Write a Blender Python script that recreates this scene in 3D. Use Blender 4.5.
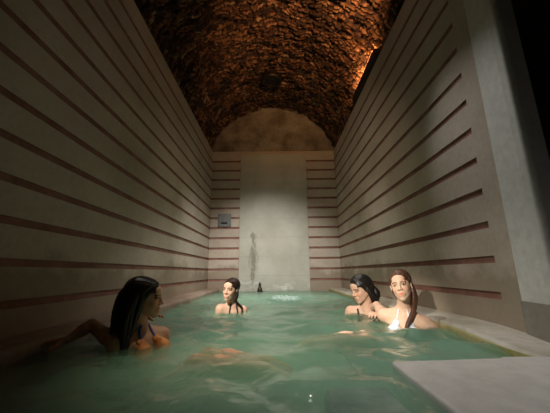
import bpy, bmesh, math, random
import numpy as np
import openvdb
from mathutils import Vector, Matrix

random.seed(7); rng = np.random.default_rng(7)
for o in list(bpy.data.objects): bpy.data.objects.remove(o)
scene = bpy.context.scene
COL = scene.collection
PI = math.pi

# ------------------------------------------------------------------ camera, world, light, exposure
EYE = Vector((0, 0, 0.3979))
cam_d = bpy.data.cameras.new('camera'); cam = bpy.data.objects.new('camera', cam_d); COL.objects.link(cam)
cam_d.sensor_width = 36; cam_d.lens = 284.537 / 550 * 36; cam_d.clip_start = 0.05
R_ = Vector((0.99994518, 0.0029111, -0.01005827)); U_ = Vector((0.01045523, -0.22477118, 0.97435548)); F_ = Vector((-0.00057564, 0.97440723, 0.2247893))
m = Matrix((R_, U_, -F_)).transposed().to_4x4(); m.translation = EYE
cam.matrix_world = m
scene.camera = cam

w = bpy.data.worlds.new('world'); scene.world = w; w.use_nodes = True
w.node_tree.nodes['Background'].inputs[0].default_value = (0.75, 0.7, 0.6, 1)
w.node_tree.nodes['Background'].inputs[1].default_value = 0.0

def light(name, kind, loc, target, power, color, **kw):
    d = bpy.data.lights.new(name, kind); d.energy = power; d.color = color
    for k, v in kw.items(): setattr(d, k, v)
    o = bpy.data.objects.new(name, d); COL.objects.link(o); o.location = loc
    o.rotation_euler = (Vector(target) - Vector(loc)).to_track_quat('-Z', 'Y').to_euler()
    return o
# overhead spot under the vault, above the middle of the pool
light('pool_spot', 'SPOT', (0.70, 3.9, 3.4), (0.05, 3.95, 0), 270, (1.0, 0.94, 0.84), spot_size=math.radians(74), spot_blend=1.0, shadow_soft_size=0.06)
light('water_fill', 'SPOT', (-1.15, 2.3, 3.3), (0.42, 1.95, 0), 260, (1.0, 0.95, 0.86), spot_size=math.radians(44), spot_blend=1.0, shadow_soft_size=0.06)  # unseen spot added to brighten the foreground water
# narrow unseen key spots, added to light the bathers
light('bather_key', 'SPOT', (-0.75, 0.1, 1.15), (0.78, 2.45, 0.10), 470, (1.0, 0.92, 0.78), spot_size=math.radians(21), spot_blend=0.9, shadow_soft_size=0.04)
light('bather_key', 'SPOT', (-1.3, 1.3, 1.8), (-0.40, 3.2, 0.1), 520, (1.0, 0.93, 0.82), spot_size=math.radians(20), spot_blend=1.0, shadow_soft_size=0.04)
light('bather_key', 'SPOT', (0.9, 2.6, 3.3), (-0.22, 1.62, 0.0), 200, (1.0, 0.86, 0.64), spot_size=math.radians(23), spot_blend=1.0, shadow_soft_size=0.06)
# white spot over the entrance slab and the pale pier
light('entrance_spot', 'SPOT', (0.45, 2.75, 3.3), (1.20, 1.45, 0.35), 115, (1.0, 0.98, 0.95), spot_size=math.radians(46), spot_blend=1.0, shadow_soft_size=0.05)
# narrow spot for the far end
light('back_spot', 'SPOT', (0.0, 2.6, 3.4), (-0.25, 6.3, -0.30), 740, (1.0, 0.96, 0.90), spot_size=math.radians(58), spot_blend=1.0, shadow_soft_size=0.08)
# added warm fill for walls and far end, no fixture hangs here
light('vault_warm_fill', 'SPOT', (-0.25, 2.5, 3.6), (0.35, 4.6, 1.0), 58, (1.0, 0.74, 0.52), spot_size=math.radians(100), spot_blend=1.0, shadow_soft_size=0.08)
# unseen amber spot added above the near pool to rake the vault bricks
light('vault_amber_fill', 'SPOT', (0.85, 2.0, 3.3), (0.62, 3.75, 4.35), 200, (1.0, 0.5, 0.2), spot_size=math.radians(92), spot_blend=1.0, shadow_soft_size=0.03)

vs = scene.view_settings
scene.display_settings.display_device = 'sRGB'
vs.view_transform = 'Standard'; vs.look = 'None'; vs.gamma = 1; vs.use_curve_mapping = False
vs.exposure = 0.0
scene.cycles.use_denoising = True
scene.cycles.max_bounces = 8; scene.cycles.transparent_max_bounces = 12
scene.cycles.volume_bounces = 2
scene.cycles.caustics_reflective = False; scene.cycles.caustics_refractive = False
scene.cycles.sample_clamp_indirect = 3.0

# ------------------------------------------------------------------ helpers
def tag(o, label=None, cat=None, group=None, kind=None):
    if label: o['label'] = label
    if cat: o['category'] = cat
    if group: o['group'] = group
    if kind: o['kind'] = kind
    return o

def mesh_obj(name, verts, faces, mats, parent=None, smooth=False, mi=None):
    me = bpy.data.meshes.new(name)
    me.from_pydata([tuple(v) for v in verts], [], [tuple(f) for f in faces])
    for mt in (mats if isinstance(mats, (list, tuple)) else [mats]): me.materials.append(mt)
    if mi is not None: me.polygons.foreach_set('material_index', mi)
    if smooth: me.polygons.foreach_set('use_smooth', [True] * len(me.polygons))
    me.update()
    o = bpy.data.objects.new(name, me); COL.objects.link(o)
    if parent: o.parent = parent
    return o

def np_mesh(name, pts, quads, mats, parent=None, smooth=True):
    me = bpy.data.meshes.new(name)
    me.vertices.add(len(pts)); me.vertices.foreach_set('co', np.ascontiguousarray(pts, dtype=np.float32).ravel())
    me.loops.add(quads.size); me.loops.foreach_set('vertex_index', np.ascontiguousarray(quads, dtype=np.int32).ravel())
    me.polygons.add(len(quads)); me.polygons.foreach_set('loop_start', np.arange(0, quads.size, quads.shape[1], dtype=np.int32))
    me.update(calc_edges=True); me.validate()
    if smooth: me.polygons.foreach_set('use_smooth', np.ones(len(me.polygons), dtype=bool))
    for mt in (mats if isinstance(mats, (list, tuple)) else [mats]): me.materials.append(mt)
    o = bpy.data.objects.new(name, me); COL.objects.link(o)
    if parent: o.parent = parent
    return o

def empty(name, loc):
    o = bpy.data.objects.new(name, None); o.location = loc; o.empty_display_size = 0.1; COL.objects.link(o); return o

def bm_obj(name, bm, mats, parent=None, smooth=False, bevel=0.0, segs=2):
    bmesh.ops.recalc_face_normals(bm, faces=bm.faces)
    me = bpy.data.meshes.new(name); bm.to_mesh(me); bm.free()
    for mt in (mats if isinstance(mats, (list, tuple)) else [mats]): me.materials.append(mt)
    if smooth: me.polygons.foreach_set('use_smooth', [True] * len(me.polygons))
    o = bpy.data.objects.new(name, me); COL.objects.link(o)
    if parent: o.parent = parent
    if bevel:
        b = o.modifiers.new('bevel', 'BEVEL'); b.width = bevel; b.segments = segs; b.limit_method = 'ANGLE'
    return o

def add_box(bm, x0, x1, y0, y1, z0, z1):
    vs_ = [bm.verts.new(p) for p in ((x0,y0,z0),(x1,y0,z0),(x1,y1,z0),(x0,y1,z0),(x0,y0,z1),(x1,y0,z1),(x1,y1,z1),(x0,y1,z1))]
    for f in ((0,3,2,1),(4,5,6,7),(0,1,5,4),(1,2,6,5),(2,3,7,6),(3,0,4,7)): bm.faces.new([vs_[i] for i in f])

def add_prism(bm, pts, z0, z1):
    a = [bm.verts.new((x, y, z0)) for x, y in pts]; b = [bm.verts.new((x, y, z1)) for x, y in pts]
    n = len(pts); bm.faces.new(a[::-1]); bm.faces.new(b)
    for i in range(n): bm.faces.new((a[i], a[(i+1) % n], b[(i+1) % n], b[i]))

def add_lathe(bm, prof, c, axis='z', n=32):
    rings = []
    for r, h in prof:
        ring = []
        for i in range(n):
            a = 2*PI*i/n; p, q = r*math.cos(a), r*math.sin(a)
            v = (p, q, h) if axis == 'z' else ((h, p, q) if axis == 'x' else (p, h, q))
            ring.append(bm.verts.new((c[0]+v[0], c[1]+v[1], c[2]+v[2])))
        rings.append(ring)
    for a, b in zip(rings, rings[1:]):
        for i in range(n): bm.faces.new((a[i], a[(i+1) % n], b[(i+1) % n], b[i]))
    bm.faces.new(rings[0][::-1]); bm.faces.new(rings[-1])

# ------------------------------------------------------------------ materials
def new_mat(name):
    mt = bpy.data.materials.new(name); mt.use_nodes = True
    nt = mt.node_tree; b = nt.nodes['Principled BSDF']
    return mt, nt, b
def N(nt, t, **kw):
    n = nt.nodes.new(t)
    for k, v in kw.items(): setattr(n, k, v)
    return n
def ramp(nt, src, stops):
    r = N(nt, 'ShaderNodeValToRGB'); nt.links.new(src, r.inputs[0])
    e = r.color_ramp.elements
    e[0].position, e[0].color = stops[0][0], (*stops[0][1], 1)
    e[1].position, e[1].color = stops[-1][0], (*stops[-1][1], 1)
    for p, c in stops[1:-1]:
        x = e.new(p); x.color = (*c, 1)
    return r
def noise(nt, vec, scale, detail=4, rough=0.55, dist=0.0):
    n = N(nt, 'ShaderNodeTexNoise'); n.inputs['Scale'].default_value = scale
    n.inputs['Detail'].default_value = detail; n.inputs['Roughness'].default_value = rough; n.inputs['Distortion'].default_value = dist
    if vec is not None: nt.links.new(vec, n.inputs['Vector'])
    return n.outputs['Fac']
def mixc(nt, fac, a, b, mode='MIX'):
    n = N(nt, 'ShaderNodeMix', data_type='RGBA', blend_type=mode)
    for s, v in ((n.inputs[0], fac), (n.inputs[6], a), (n.inputs[7], b)):
        if isinstance(v, (int, float)): s.default_value = v
        elif isinstance(v, tuple): s.default_value = (*v, 1)
        else: nt.links.new(v, s)
    return n.outputs[2]
def bump(nt, b, h, strength=0.3, dist=0.01):
    n = N(nt, 'ShaderNodeBump'); n.inputs['Strength'].default_value = strength; n.inputs['Distance'].default_value = dist
    nt.links.new(h, n.inputs['Height']); nt.links.new(n.outputs[0], b.inputs['Normal'])
def coords(nt, scale=(1, 1, 1)):
    g = N(nt, 'ShaderNodeNewGeometry'); mp = N(nt, 'ShaderNodeMapping'); mp.inputs['Scale'].default_value = scale
    nt.links.new(g.outputs['Position'], mp.inputs['Vector']); return mp.outputs[0]

def stone_mat(name, c1, c2, c3, rough=0.75, big=1.3, bs=0.25, fine=22, spec=0.3):
    mt, nt, b = new_mat(name)
    v = coords(nt)
    a = ramp(nt, noise(nt, v, big, 6, 0.6), [(0.3, c1), (0.5, c2), (0.72, c3)])
    f = ramp(nt, noise(nt, v, fine, 5, 0.7), [(0.3, (0.82, 0.82, 0.82)), (0.6, (1, 1, 1))])
    nt.links.new(mixc(nt, 1.0, a.outputs[0], f.outputs[0], 'MULTIPLY'), b.inputs['Base Color'])
    b.inputs['Roughness'].default_value = rough; b.inputs['Specular IOR Level'].default_value = spec
    bump(nt, b, noise(nt, v, fine*1.5, 6, 0.7), bs, 0.006)
    return mt

def wall_plaster(name, pink=1.0):
    mt, nt, b = new_mat(name)
    v = coords(nt)
    c = ramp(nt, noise(nt, v, 1.1, 7, 0.62), [(0.3, (0.47, 0.385, 0.31)), (0.5, (0.60, 0.51, 0.43)), (0.7, (0.68, 0.60, 0.52))])
    f = ramp(nt, noise(nt, v, 26, 5, 0.7), [(0.3, (0.86, 0.85, 0.83)), (0.65, (1, 1, 1))])
    col = mixc(nt, 1.0, c.outputs[0], f.outputs[0], 'MULTIPLY')
    # damp brownish tide marks close to the water, irregular outline
    g = N(nt, 'ShaderNodeNewGeometry'); sp = N(nt, 'ShaderNodeSeparateXYZ'); nt.links.new(g.outputs['Position'], sp.inputs[0])
    ad = N(nt, 'ShaderNodeMath', operation='MULTIPLY_ADD'); nt.links.new(noise(nt, v, 2.3, 5, 0.6), ad.inputs[0]); ad.inputs[1].default_value = -0.75
    nt.links.new(sp.outputs[2], ad.inputs[2])
    tm = ramp(nt, ad.outputs[0], [(0.0, (1, 1, 1)), (0.14, (0, 0, 0))])
    tm.color_ramp.elements[0].position = -0.0
    col = mixc(nt, tm.outputs[0], col, mixc(nt, 0.6, col, (0.26, 0.20, 0.13)))
    nt.links.new(col, b.inputs['Base Color']); b.inputs['Roughness'].default_value = 0.8; b.inputs['Specular IOR Level'].default_value = 0.25
    bump(nt, b, noise(nt, v, 30, 6, 0.7), 0.25, 0.005)
    return mt

M_wall = wall_plaster('wall_travertine')
M_groove = stone_mat('red_brick_strip', (0.25, 0.12, 0.09), (0.33, 0.165, 0.13), (0.40, 0.22, 0.18), 0.85, 5, 0.5, 30)
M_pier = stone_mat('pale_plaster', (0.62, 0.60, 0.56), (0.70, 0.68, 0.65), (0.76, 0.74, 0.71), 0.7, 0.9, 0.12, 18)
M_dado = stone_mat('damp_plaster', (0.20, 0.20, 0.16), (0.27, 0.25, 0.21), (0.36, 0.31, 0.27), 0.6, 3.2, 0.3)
M_slab = stone_mat('pale_marble', (0.56, 0.54, 0.51), (0.64, 0.62, 0.60), (0.70, 0.68, 0.66), 0.38, 1.5, 0.08, 14, 0.5)
M_cope = stone_mat('coping_stone', (0.34, 0.30, 0.22), (0.50, 0.46, 0.38), (0.66, 0.62, 0.56), 0.45, 2.6, 0.2, 20, 0.5)
M_algae = stone_mat('limescale_yellow', (0.42, 0.34, 0.12), (0.52, 0.45, 0.22), (0.40, 0.36, 0.22), 0.6, 9, 0.5, 30)
M_cope_red = stone_mat('pink_coping_stone', (0.26, 0.16, 0.12), (0.36, 0.27, 0.21), (0.44, 0.37, 0.30), 0.55, 4, 0.3, 24)
M_tank = stone_mat('tank_lining', (0.10, 0.22, 0.17), (0.13, 0.28, 0.21), (0.18, 0.33, 0.26), 0.8, 1.6)
M_step = stone_mat('step_stone', (0.30, 0.32, 0.31), (0.46, 0.47, 0.46), (0.66, 0.66, 0.64), 0.7, 7, 0.4, 30)
M_lunette = stone_mat('lunette_plaster', (0.12, 0.09, 0.065), (0.27, 0.23, 0.18), (0.42, 0.38, 0.32), 0.95, 2.6, 0.9, 14)
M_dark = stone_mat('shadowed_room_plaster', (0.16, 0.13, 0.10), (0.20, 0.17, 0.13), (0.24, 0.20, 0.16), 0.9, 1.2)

def metal_mat(name, c, rough=0.4, metallic=0.9):
    mt, nt, b = new_mat(name)
    v = coords(nt); r = ramp(nt, noise(nt, v, 14, 5), [(0.3, tuple(x*0.75 for x in c)), (0.7, c)])
    nt.links.new(r.outputs[0], b.inputs['Base Color']); b.inputs['Metallic'].default_value = metallic; b.inputs['Roughness'].default_value = rough
    return mt
M_black = metal_mat('black_painted_metal', (0.015, 0.014, 0.013), 0.5, 0.2)
M_steel = metal_mat('dull_grey_metal', (0.25, 0.26, 0.25), 0.5, 0.6)
M_bronze = metal_mat('dark_bronze', (0.07, 0.06, 0.045), 0.45, 0.8)

def panel_mat():
    mt, nt, b = new_mat('back_panel_stone')
    v = coords(nt)
    c = ramp(nt, noise(nt, v, 1.6, 7, 0.6), [(0.3, (0.42, 0.41, 0.34)), (0.52, (0.52, 0.50, 0.43)), (0.75, (0.60, 0.59, 0.52))])
    col = c.outputs[0]
    g = N(nt, 'ShaderNodeNewGeometry'); sp = N(nt, 'ShaderNodeSeparateXYZ'); nt.links.new(g.outputs['Position'], sp.inputs[0])
    def mth(op, a, b_=None, c_=None):
        n = N(nt, 'ShaderNodeMath', operation=op)
        for i, x in enumerate((a, b_, c_)):
            if x is None: continue
            if isinstance(x, (int, float)): n.inputs[i].default_value = x
            else: nt.links.new(x, n.inputs[i])
        return n.outputs[0]
    X, Z = sp.outputs[0], sp.outputs[2]
    # slab joints every 0.42 m
    fr = mth('FRACT', mth('DIVIDE', mth('ADD', Z, 0.1), 0.42))
    j = mth('LESS_THAN', fr, 0.022)
    col = mixc(nt, mth('MULTIPLY', j, 0.35), col, (0.30, 0.28, 0.22))
    # dark mineral run-off: ragged plume, thin at the foot, fanned in the middle, wisp and blot at the top
    ns = noise(nt, coords(nt, (5, 5, 1.3)), 2.2, 8, 0.72)
    ax = mth('ABSOLUTE', mth('ADD', mth('ADD', X, 0.49), mth('MULTIPLY', mth('ADD', ns, -0.5), 0.30)))
    wr = ramp(nt, mth('DIVIDE', Z, 1.4), [(0.0, (.05,)*3), (0.15, (.10,)*3), (0.32, (.42,)*3), (0.50, (.60,)*3), (0.68, (.34,)*3), (0.78, (.22,)*3), (0.86, (.50,)*3), (0.92, (0.0,)*3)])
    wz = mth('MULTIPLY', wr.outputs[0], 0.22)
    plume = mth('MAXIMUM', mth('SUBTRACT', 1.0, mth('DIVIDE', ax, mth('ADD', wz, 0.001))), 0.0)
    sp2 = ramp(nt, noise(nt, coords(nt, (1, 1, 0.4)), 17, 7, 0.75), [(0.38, (0.1,)*3), (0.58, (1,)*3)])
    plume = mth('MULTIPLY', mth('POWER', plume, 0.6), sp2.outputs[0])
    col = mixc(nt, mth('MINIMUM', mth('MULTIPLY', plume, 0.85), 0.62), col, (0.10, 0.09, 0.055))
    # white scale low on the right half
    sc_ = ramp(nt, noise(nt, coords(nt, (1.4, 1, 4)), 2.6, 7, 0.7), [(0.52, (0, 0, 0)), (0.62, (1, 1, 1))])
    low = mth('MAXIMUM', mth('SUBTRACT', 1.0, mth('DIVIDE', Z, 0.35)), 0.0)
    col = mixc(nt, mth('MULTIPLY', sc_.outputs[0], low), col, (0.78, 0.77, 0.73))
    nt.links.new(col, b.inputs['Base Color']); b.inputs['Roughness'].default_value = 0.6
    bump(nt, b, noise(nt, v, 20, 6), 0.15, 0.005)
    return mt
M_panel = panel_mat()

def brick_mat():
    mt, nt, b = new_mat('vault_brick')
    at = N(nt, 'ShaderNodeAttribute', attribute_name='brick')
    v = coords(nt)
    c = ramp(nt, at.outputs['Fac'], [(0.0, (0.045, 0.022, 0.014)), (0.2, (0.12, 0.055, 0.03)), (0.5, (0.27, 0.125, 0.06)), (0.8, (0.42, 0.22, 0.11)), (1.0, (0.55, 0.38, 0.22))])
    f = ramp(nt, noise(nt, v, 30, 6, 0.75), [(0.3, (0.45, 0.42, 0.4)), (0.6, (1, 1, 1))])
    soot = ramp(nt, noise(nt, v, 1.7, 5, 0.65), [(0.36, (0.30, 0.28, 0.26)), (0.56, (1, 1, 1))])
    col = mixc(nt, 1.0, mixc(nt, 1.0, c.outputs[0], f.outputs[0], 'MULTIPLY'), soot.outputs[0], 'MULTIPLY')
    nt.links.new(col, b.inputs['Base Color']); b.inputs['Roughness'].default_value = 0.8; b.inputs['Specular IOR Level'].default_value = 0.35
    bump(nt, b, noise(nt, v, 60, 6, 0.75), 0.6, 0.01)
    return mt
M_brick = brick_mat()

def water_mat():
    mt = bpy.data.materials.new('pool_water'); mt.use_nodes = True; nt = mt.node_tree; nt.nodes.clear()
    out = N(nt, 'ShaderNodeOutputMaterial')
    v = coords(nt, (1, 0.75, 1))
    h = N(nt, 'ShaderNodeMath', operation='MULTIPLY_ADD'); nt.links.new(noise(nt, v, 7, 3, 0.5, 0.8), h.inputs[0]); h.inputs[1].default_value = 1.0
    nt.links.new(noise(nt, v, 22, 2, 0.5), h.inputs[2])
    bp = N(nt, 'ShaderNodeBump'); bp.inputs['Strength'].default_value = 0.6; bp.inputs['Distance'].default_value = 0.014; nt.links.new(h.outputs[0], bp.inputs['Height'])
    gl = N(nt, 'ShaderNodeBsdfGlossy'); gl.inputs['Roughness'].default_value = 0.10; gl.inputs['Color'].default_value = (1, 1, 1, 1)
    nt.links.new(bp.outputs[0], gl.inputs['Normal'])
    tr = N(nt, 'ShaderNodeBsdfTransparent'); tr.inputs[0].default_value = (0.86, 0.95, 0.90, 1)
    df = N(nt, 'ShaderNodeBsdfDiffuse'); nt.links.new(bp.outputs[0], df.inputs['Normal'])
    at = N(nt, 'ShaderNodeAttribute', attribute_name='foam')
    cc = mixc(nt, at.outputs['Fac'], (0.20, 0.44, 0.27), (0.62, 0.80, 0.74)); nt.links.new(cc, df.inputs[0])
    milk = N(nt, 'ShaderNodeMath', operation='MULTIPLY_ADD'); nt.links.new(at.outputs['Fac'], milk.inputs[0]); milk.inputs[1].default_value = 0.4; milk.inputs[2].default_value = 0.15
    mx = N(nt, 'ShaderNodeMixShader'); nt.links.new(milk.outputs[0], mx.inputs[0]); nt.links.new(tr.outputs[0], mx.inputs[1]); nt.links.new(df.outputs[0], mx.inputs[2])
    fr = N(nt, 'ShaderNodeFresnel'); fr.inputs['IOR'].default_value = 1.33; nt.links.new(bp.outputs[0], fr.inputs['Normal'])
    m2 = N(nt, 'ShaderNodeMixShader'); nt.links.new(fr.outputs[0], m2.inputs[0]); nt.links.new(mx.outputs[0], m2.inputs[1]); nt.links.new(gl.outputs[0], m2.inputs[2])
    nt.links.new(m2.outputs[0], out.inputs['Surface'])
    va = N(nt, 'ShaderNodeVolumeAbsorption'); va.inputs['Color'].default_value = (0.27, 0.80, 0.50, 1); va.inputs['Density'].default_value = 1.4
    vsn = N(nt, 'ShaderNodeVolumeScatter'); vsn.inputs['Color'].default_value = (0.64, 0.93, 0.72, 1); vsn.inputs['Density'].default_value = 5.0; vsn.inputs['Anisotropy'].default_value = 0.0
    ad = N(nt, 'ShaderNodeAddShader'); nt.links.new(va.outputs[0], ad.inputs[0]); nt.links.new(vsn.outputs[0], ad.inputs[1])
    nt.links.new(ad.outputs[0], out.inputs['Volume'])
    return mt
M_water = water_mat()

def skin_mat(name, c):
    mt, nt, b = new_mat(name)
    at = N(nt, 'ShaderNodeAttribute', attribute_name='tone')
    v = coords(nt)
    f = ramp(nt, noise(nt, v, 18, 4), [(0.3, (0.93, 0.91, 0.9)), (0.7, (1, 1, 1))])
    nt.links.new(mixc(nt, 1.0, mixc(nt, 1.0, at.outputs['Color'], c, 'MULTIPLY'), f.outputs[0], 'MULTIPLY'), b.inputs['Base Color'])
    b.inputs['Roughness'].default_value = 0.5; b.inputs['Specular IOR Level'].default_value = 0.35
    b.inputs['Subsurface Weight'].default_value = 0.08; b.inputs['Subsurface Scale'].default_value = 0.01
    return mt
def hair_mat(name, c1, c2, rough=0.35):
    mt, nt, b = new_mat(name)
    v = coords(nt, (1, 1, 0.12))
    n = noise(nt, v, 160, 3, 0.6)
    r = ramp(nt, n, [(0.35, c1), (0.7, c2)]); nt.links.new(r.outputs[0], b.inputs['Base Color'])
    b.inputs['Roughness'].default_value = rough; b.inputs['Specular IOR Level'].default_value = 0.3; bump(nt, b, n, 0.6, 0.003)
    return mt
def cloth_mat(name, c, rough=0.6):
    mt, nt, b = new_mat(name)
    v = coords(nt); f = ramp(nt, noise(nt, v, 90, 3), [(0.3, tuple(x*0.8 for x in c)), (0.7, c)])
    nt.links.new(f.outputs[0], b.inputs['Base Color']); b.inputs['Roughness'].default_value = rough
    return mt
def eye_mat():
    mt, nt, b = new_mat('eye')
    tc = N(nt, 'ShaderNodeTexCoord'); sp = N(nt, 'ShaderNodeSeparateXYZ'); nt.links.new(tc.outputs['Object'], sp.inputs[0])
    r = ramp(nt, sp.outputs[1], [(0.0, (0.30, 0.27, 0.25)), (0.0062, (0.30, 0.27, 0.25)), (0.0064, (0.06, 0.035, 0.02)), (0.0110, (0.03, 0.02, 0.015))])
    r.color_ramp.interpolation = 'CONSTANT'
    nt.links.new(r.outputs[0], b.inputs['Base Color']); b.inputs['Roughness'].default_value = 0.15
    return mt
M_eye = eye_mat()

# ------------------------------------------------------------------ the setting
XL, XR, YB, YF, TOP = -1.490, 1.427, 6.41, -1.6, 3.246
Z0, DZ, GH, GD = 0.2365, 0.2296, 0.047, 0.012
GR = [(Z0 + k*DZ - GH/2, Z0 + k*DZ + GH/2) for k in range(13)]

def grooved(name, fn, s0, s1, g0, g1, zb, zt, thick, grooves=GR):
    """wall skin with sunk horizontal strips; fn(s, depth, z) -> point, depth grows into the wall"""
    V, Fc, MI = [], [], []
    def q(a, b, c, d, mi=0):
        i = len(V); V.extend([fn(*a), fn(*b), fn(*c), fn(*d)]); Fc.append((i, i+1, i+2, i+3)); MI.append(mi)
    z = zb
    for a, b in grooves:
        q((s0, 0, z), (s1, 0, z), (s1, 0, a), (s0, 0, a))
        if g0 > s0: q((s0, 0, a), (g0, 0, a), (g0, 0, b), (s0, 0, b))
        if g1 < s1: q((g1, 0, a), (s1, 0, a), (s1, 0, b), (g1, 0, b))
        q((g0, GD, a), (g1, GD, a), (g1, GD, b), (g0, GD, b), 1)
        q((g0, 0, a), (g1, 0, a), (g1, GD, a), (g0, GD, a), 1); q((g0, GD, b), (g1, GD, b), (g1, 0, b), (g0, 0, b), 1)
        q((g0, 0, a), (g0, GD, a), (g0, GD, b), (g0, 0, b), 1); q((g1, GD, a), (g1, 0, a), (g1, 0, b), (g1, GD, b), 1)
        z = b
    q((s0, 0, z), (s1, 0, z), (s1, 0, zt), (s0, 0, zt))
    q((s0, 0, zt), (s1, 0, zt), (s1, thick, zt), (s0, thick, zt))
    q((s0, thick, zb), (s1, thick, zb), (s1, thick, zt), (s0, thick, zt))
    q((s0, 0, zb), (s0, thick, zb), (s0, thick, zt), (s0, 0, zt)); q((s1, 0, zb), (s1, thick, zb), (s1, thick, zt), (s1, 0, zt))
    q((s0, 0, zb), (s1, 0, zb), (s1, thick, zb), (s0, thick, zb))
    o = mesh_obj(name, V, Fc, [M_wall, M_groove], mi=MI)
    bm = bmesh.new(); bm.from_mesh(o.data); bmesh.ops.remove_doubles(bm, verts=bm.verts, dist=1e-5); bmesh.ops.recalc_face_normals(bm, faces=bm.faces); bm.to_mesh(o.data); bm.free()
    return tag(o, kind='structure')

FL = -1.15
grooved('wall_left', lambda s, d, z: (XL - d, s, z), YF, YB, YF, YB, FL, TOP, 0.14)
grooved('wall_right', lambda s, d, z: (XR + d, s, z), 1.733, YB, 1.8875, YB, FL, TOP, 0.14)
PX0, PX1 = -0.814, 0.742
grooved('wall_back', lambda s, d, z: (s, YB + d, z), XL - 0.14, XR + 0.14, XL, XR, FL, TOP, 0.14)
# plain stone panel in the middle of the back wall
bm = bmesh.new(); add_box(bm, PX0, PX1, YB - 0.035, YB + 0.01, -0.4, 3.16)
tag(bm_obj('trim_1', bm, M_panel, bevel=0.006), kind='structure', label='pale smooth stone panel in the middle of the back wall')

# lunette above the back wall, rough plaster
VR, VC, VX = 1.56, 2.861, -0.03
def arc(n, r=VR, z0=3.18):
    a0 = math.asin((z0 - VC)/r); return [(VX + r*math.cos(a0 + (PI - 2*a0)*i/n), VC + r*math.sin(a0 + (PI - 2*a0)*i/n)) for i in range(n+1)]
nx, nz = 120, 50
V, Fc = [], []
for j in range(nz+1):
    for i in range(nx+1):
        x = VX + (i/nx*2 - 1)*VR*1.02; z = 3.15 + j/nz*(VC + VR*1.02 - 3.15)
        y = YB + 0.035 + 0.02*math.sin(x*7 + z*5)*math.sin(z*9 - x*3) + random.uniform(-.006, .006)
        V.append((x, y, z))
for j in range(nz):
    for i in range(nx):
        a = j*(nx+1) + i; Fc.append((a, a+1, a+nx+2, a+nx+1))
tag(mesh_obj('wall_back_lunette', V, Fc, M_lunette, smooth=True), kind='structure')

# brick barrel vault: displaced grid, ring courses of long thin bricks
def vault():
    r = VR; a0 = math.asin((3.18 - VC)/r); nA, nY = 400, 800
    A = np.linspace(a0, PI - a0, nA); Y = np.linspace(YF, YB + 0.1, nY)
    AA, YY = np.meshgrid(A, Y, indexing='ij'); S = AA*r
    # smooth random fields
    def field(fs, fy, seed):
        g = np.random.default_rng(seed).random((int(S.max()*fs)+4, int((YB - YF + 1)*fy)+4))
        a = S*fs; b = (YY - YF)*fy; i = a.astype(int); j = b.astype(int); u = a - i; v = b - j; u = u*u*(3-2*u); v = v*v*(3-2*v)
        return g[i, j]*(1-u)*(1-v) + g[i+1, j]*u*(1-v) + g[i, j+1]*(1-u)*v + g[i+1, j+1]*u*v
    wob = (field(2.5, 2.5, 1) - .5)*0.16; wob2 = (field(7, 7, 2) - .5)*0.06
    bw, bl = 0.056, 0.19
    yy = YY + wob + wob2; row = np.floor((yy - YF + 1)/bw).astype(int); fy = (yy - YF + 1)/bw - row
    ss = S + wob*0.6 + (row % 2)*bl/2 + ((row*7919) % 13)/13*0.08; colm = np.floor(ss/bl).astype(int); fs = ss/bl - colm
    hsh = np.random.default_rng(5).random((512, 64)); bid = hsh[row % 512, colm % 64]; bid2 = np.random.default_rng(6).random((512, 64))[row % 512, colm % 64]
    edge = np.minimum(np.minimum(fy, 1-fy)*bw, np.minimum(fs, 1-fs)*bl)
    mort = np.clip((edge - 0.006)/0.010, 0, 1)
    n1 = field(14, 14, 3) - .5; n2 = field(38, 38, 4) - .5; n3 = field(5, 5, 8) - .5
    hollow = (bid2 > 0.72)*0.055*mort
    depth = (1 - mort)*0.035 + bid*0.03 + hollow + n1*0.05 + n2*0.035 + n3*0.06        # into the vault
    rr = r - 0.02 + depth
    P = np.stack([VX + rr*np.cos(AA), YY, VC + rr*np.sin(AA)], -1).reshape(-1, 3)
    idx = np.arange(nA*nY).reshape(nA, nY)
    Q = np.stack([idx[:-1, :-1], idx[:-1, 1:], idx[1:, 1:], idx[1:, :-1]], -1).reshape(-1, 4)
    o = np_mesh('ceiling', P, Q, M_brick, smooth=False)
    val = np.clip(0.05 + 0.7*bid*mort + 0.5*n1 + 0.5*n2 + 0.2*(mort - .5) - (bid2 > 0.78)*0.2, 0, 1)
    at = o.data.attributes.new('brick', 'FLOAT', 'POINT'); at.data.foreach_set('value', val.ravel().astype(np.float32))
    tag(o, kind='structure')
vault()

# end wall behind the camera and the dim entrance bay on the right
bm = bmesh.new(); add_box(bm, -2.0, 3.0, YF - 0.15, YF, FL, 4.6); tag(bm_obj('wall_front', bm, M_dark), kind='structure')
bm = bmesh.new(); add_box(bm, XL - 0.14, XR + 0.14, YF, YB + 0.14, FL - 0.1, FL); tag(bm_obj('floor', bm, M_tank), kind='structure')
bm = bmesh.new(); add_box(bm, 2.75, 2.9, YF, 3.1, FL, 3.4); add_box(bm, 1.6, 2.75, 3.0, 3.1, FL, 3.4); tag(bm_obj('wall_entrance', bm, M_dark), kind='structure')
bm = bmesh.new(); add_box(bm, 1.48, 2.9, YF, 3.1, 3.18, 3.3); tag(bm_obj('ceiling_entrance', bm, M_dark), kind='structure')
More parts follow.
